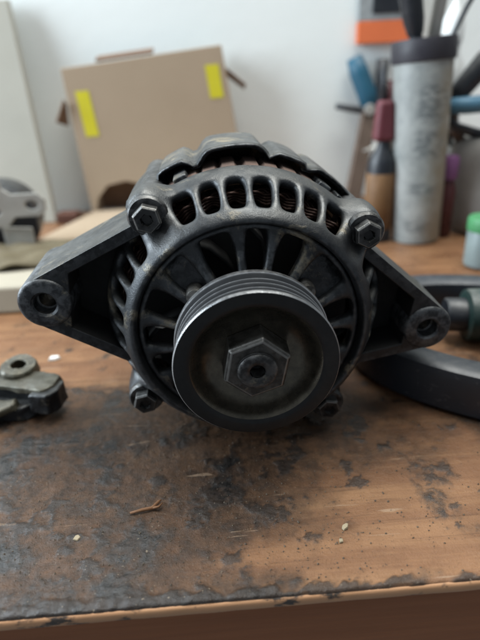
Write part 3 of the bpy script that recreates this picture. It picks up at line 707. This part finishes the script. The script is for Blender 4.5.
# black ring and the green cylinder lying inside it
rg = G(); lp = [(2, 0.3), (0, 2), (0, 20), (1, 24.5), (3.5, 26), (15, 26), (17.5, 24), (18.5, 3), (17, 0.3)]
V = []; nseg = 144; uu, vv_ = Vector((0.9, -0.436)), Vector((0.436, 0.9)); cc = Vector((173, 91))
for off, z in lp:
    for i in range(nseg):
        a = 2*math.pi*i/nseg; ca, sa = math.cos(a), math.sin(a); e_ = 2/2.6
        q = cc+uu*((112-off)*math.copysign(abs(ca)**e_, ca))+vv_*((75-off)*math.copysign(abs(sa)**e_, sa)); V.append((q.x, q.y, z))
k = len(lp); rg.add(V, [(j*nseg+i, j*nseg+(i+1) % nseg, ((j+1) % k)*nseg+(i+1) % nseg, ((j+1) % k)*nseg+i) for j in range(k) for i in range(nseg)])
tag(rg.go('black_loop', 'slate', flat_angle=45), 'wide black rubber loop lying under the right ear of the alternator', 'loop')
gc = thing('green_canister', 'dark green canister with grey top lying inside the black rubber loop', 'canister', (166, 122, 0))
G().revolve([(13, -26), (16.5, -25), (17, -22), (17, 60), (15, 62)], 40, (0, 0, 17.6), (1, -0.12, 0)).go('canister_body', 'green_dark', gc, flat_angle=45)
G().revolve([(10, -38), (11, -37), (11, -25)], 32, (0, 0, 17.6), (1, -0.12, 0)).go('canister_cap', 'black_plastic', gc, flat_angle=45)

# ================================================================= CRUMBS
def crumb(name, label, x, y, pts, h, mat, rot=0, group=None):
    n = len(pts); V = [(px, py, 0.0) for px, py in pts]+[(px*0.8, py*0.8, h*(0.7+0.5*random.random())) for px, py in pts]
    o = obj(name, V, [tuple(range(n))[::-1], tuple(range(n, 2*n))]+[(i, (i+1)%n, n+(i+1)%n, n+i) for i in range(n)], mat, None, bevel=0.15, flat_angle=40)
    o.location = Vector((x, y, -0.1))*S; o.rotation_euler[2] = rot
    tag(o, label, 'debris', group); return o
crumb('paint_chip', 'white chip lying behind the broken cast bracket', -131, 126, [(-4,-1.5),(1,-2.5),(4.5,-0.5),(3,2),(-2,2.2)], 2.2, 'chip_white', 0.2)
crumb('paint_chip', 'single pale yellowish chip on the blackest grease', -75.5, -21, [(-1.6,-0.9),(0.6,-1.6),(1.6,0.15),(0.3,1.5),(-0.9,1.0)], 0.8, 'chip')
crumb('seed_chip', 'oval pale seed-like chip, the larger of two together', 32, -22.5, [(-1.9,-0.9),(0.2,-1.3),(1.9,-0.2),(1.7,0.8),(-0.3,1.2),(-1.7,0.4)], 1.0, 'chip', 0.7)
crumb('seed_chip', 'tiny pale chip, the smaller of two together', 29, -29, [(-1.1,-0.7),(0.5,-1.0),(1.1,0.3),(-0.3,0.9)], 0.8, 'chip', 0.4)
tw = G().tube([(-56, -10.2, 0.5), (-51, -9.2, 0.9), (-47, -8.4, 0.8), (-44.4, -5.4, 1.4), (-43.6, -4.2, 1.0)], [0.5, 0.75, 0.8, 0.6, 0.3], 7)
tw.tube([(-47, -8.4, 0.8), (-44, -8.6, 1.6), (-42.6, -6.6, 1.8)], [0.6, 0.5, 0.25], 6)
tag(tw.go('twig', 'twig'), 'small broken brown twig lying in the grease', 'twig')
# loose grit, beyond counting
rng = np.random.default_rng(4); V = []; F = []
for k in range(3000):
    x = rng.normal(-35, 75); y = EDGE+2+abs(rng.normal(0, 1))*55; s_ = 0.12+0.42*rng.random()**4
    if abs(x) > 185 or y > 150: continue
    b = len(V); ph = rng.random()*6.28
    for q in range(4): V.append((x+s_*math.cos(ph+q*1.57)*(0.6+0.7*rng.random()), y+s_*math.sin(ph+q*1.57)*(0.6+0.7*rng.random()), -0.15))
    V.append((x, y, -0.1+s_*(0.6+rng.random()*0.6)))
    F += [(b+q, b+(q+1) % 4, b+4) for q in range(4)]
gt = obj('grit', V, F, simple('grit_mix', (0.13, 0.10, 0.07), 0.8, 0, 0.8, 160, 0.2, 0.3, (0.03, 0.027, 0.025)), smooth=False)
gt['kind'] = 'stuff'; gt['label'] = 'fine loose grit and filings scattered over the bench'; gt['category'] = 'grit'

# ================================================================= more tools leaning on the wall behind the tube
rp = thing('red_pliers', 'crimson handled pliers leaning on the wall behind the amber labelled bottle', 'pliers', (207, 520, 0))
G().tube([(-30, 38, 146), (-22, 36, 124), (-10, 33, 100), (-2, 30, 80)], [6, 8, 8, 6.5], 14).go('handle', 'crimson', rp)
G().tube([(6, 40, 152), (9, 38, 128), (7, 34, 104), (2, 30, 80)], [6, 8, 8, 6.5], 14).go('handle', 'crimson', rp)
G().hexa([(-9,4,0.5),(9,4,0.5),(8,13,0.5),(-8,13,0.5),(-10,24,84),(10,24,84),(9,33,84),(-9,33,84)]).go('jaw', 'steel_dark', rp, bevel=2.5, flat_angle=40)
wd = thing('long_screwdriver', 'long dark screwdriver leaning on the wall beside the crimson pliers', 'screwdriver', (178, 500, 0))
G().tube([(0, 0, 0.6), (8, 22, 60), (14, 42, 112)], [2.6, 2.8, 3.0], 10).go('shank', 'steel', wd)
G().tube([(13.5, 41, 108), (15, 46, 124), (18, 54, 152), (20, 58, 176)], [6, 8, 7.2, 8.5], 14).go('handle', 'black_plastic', wd)
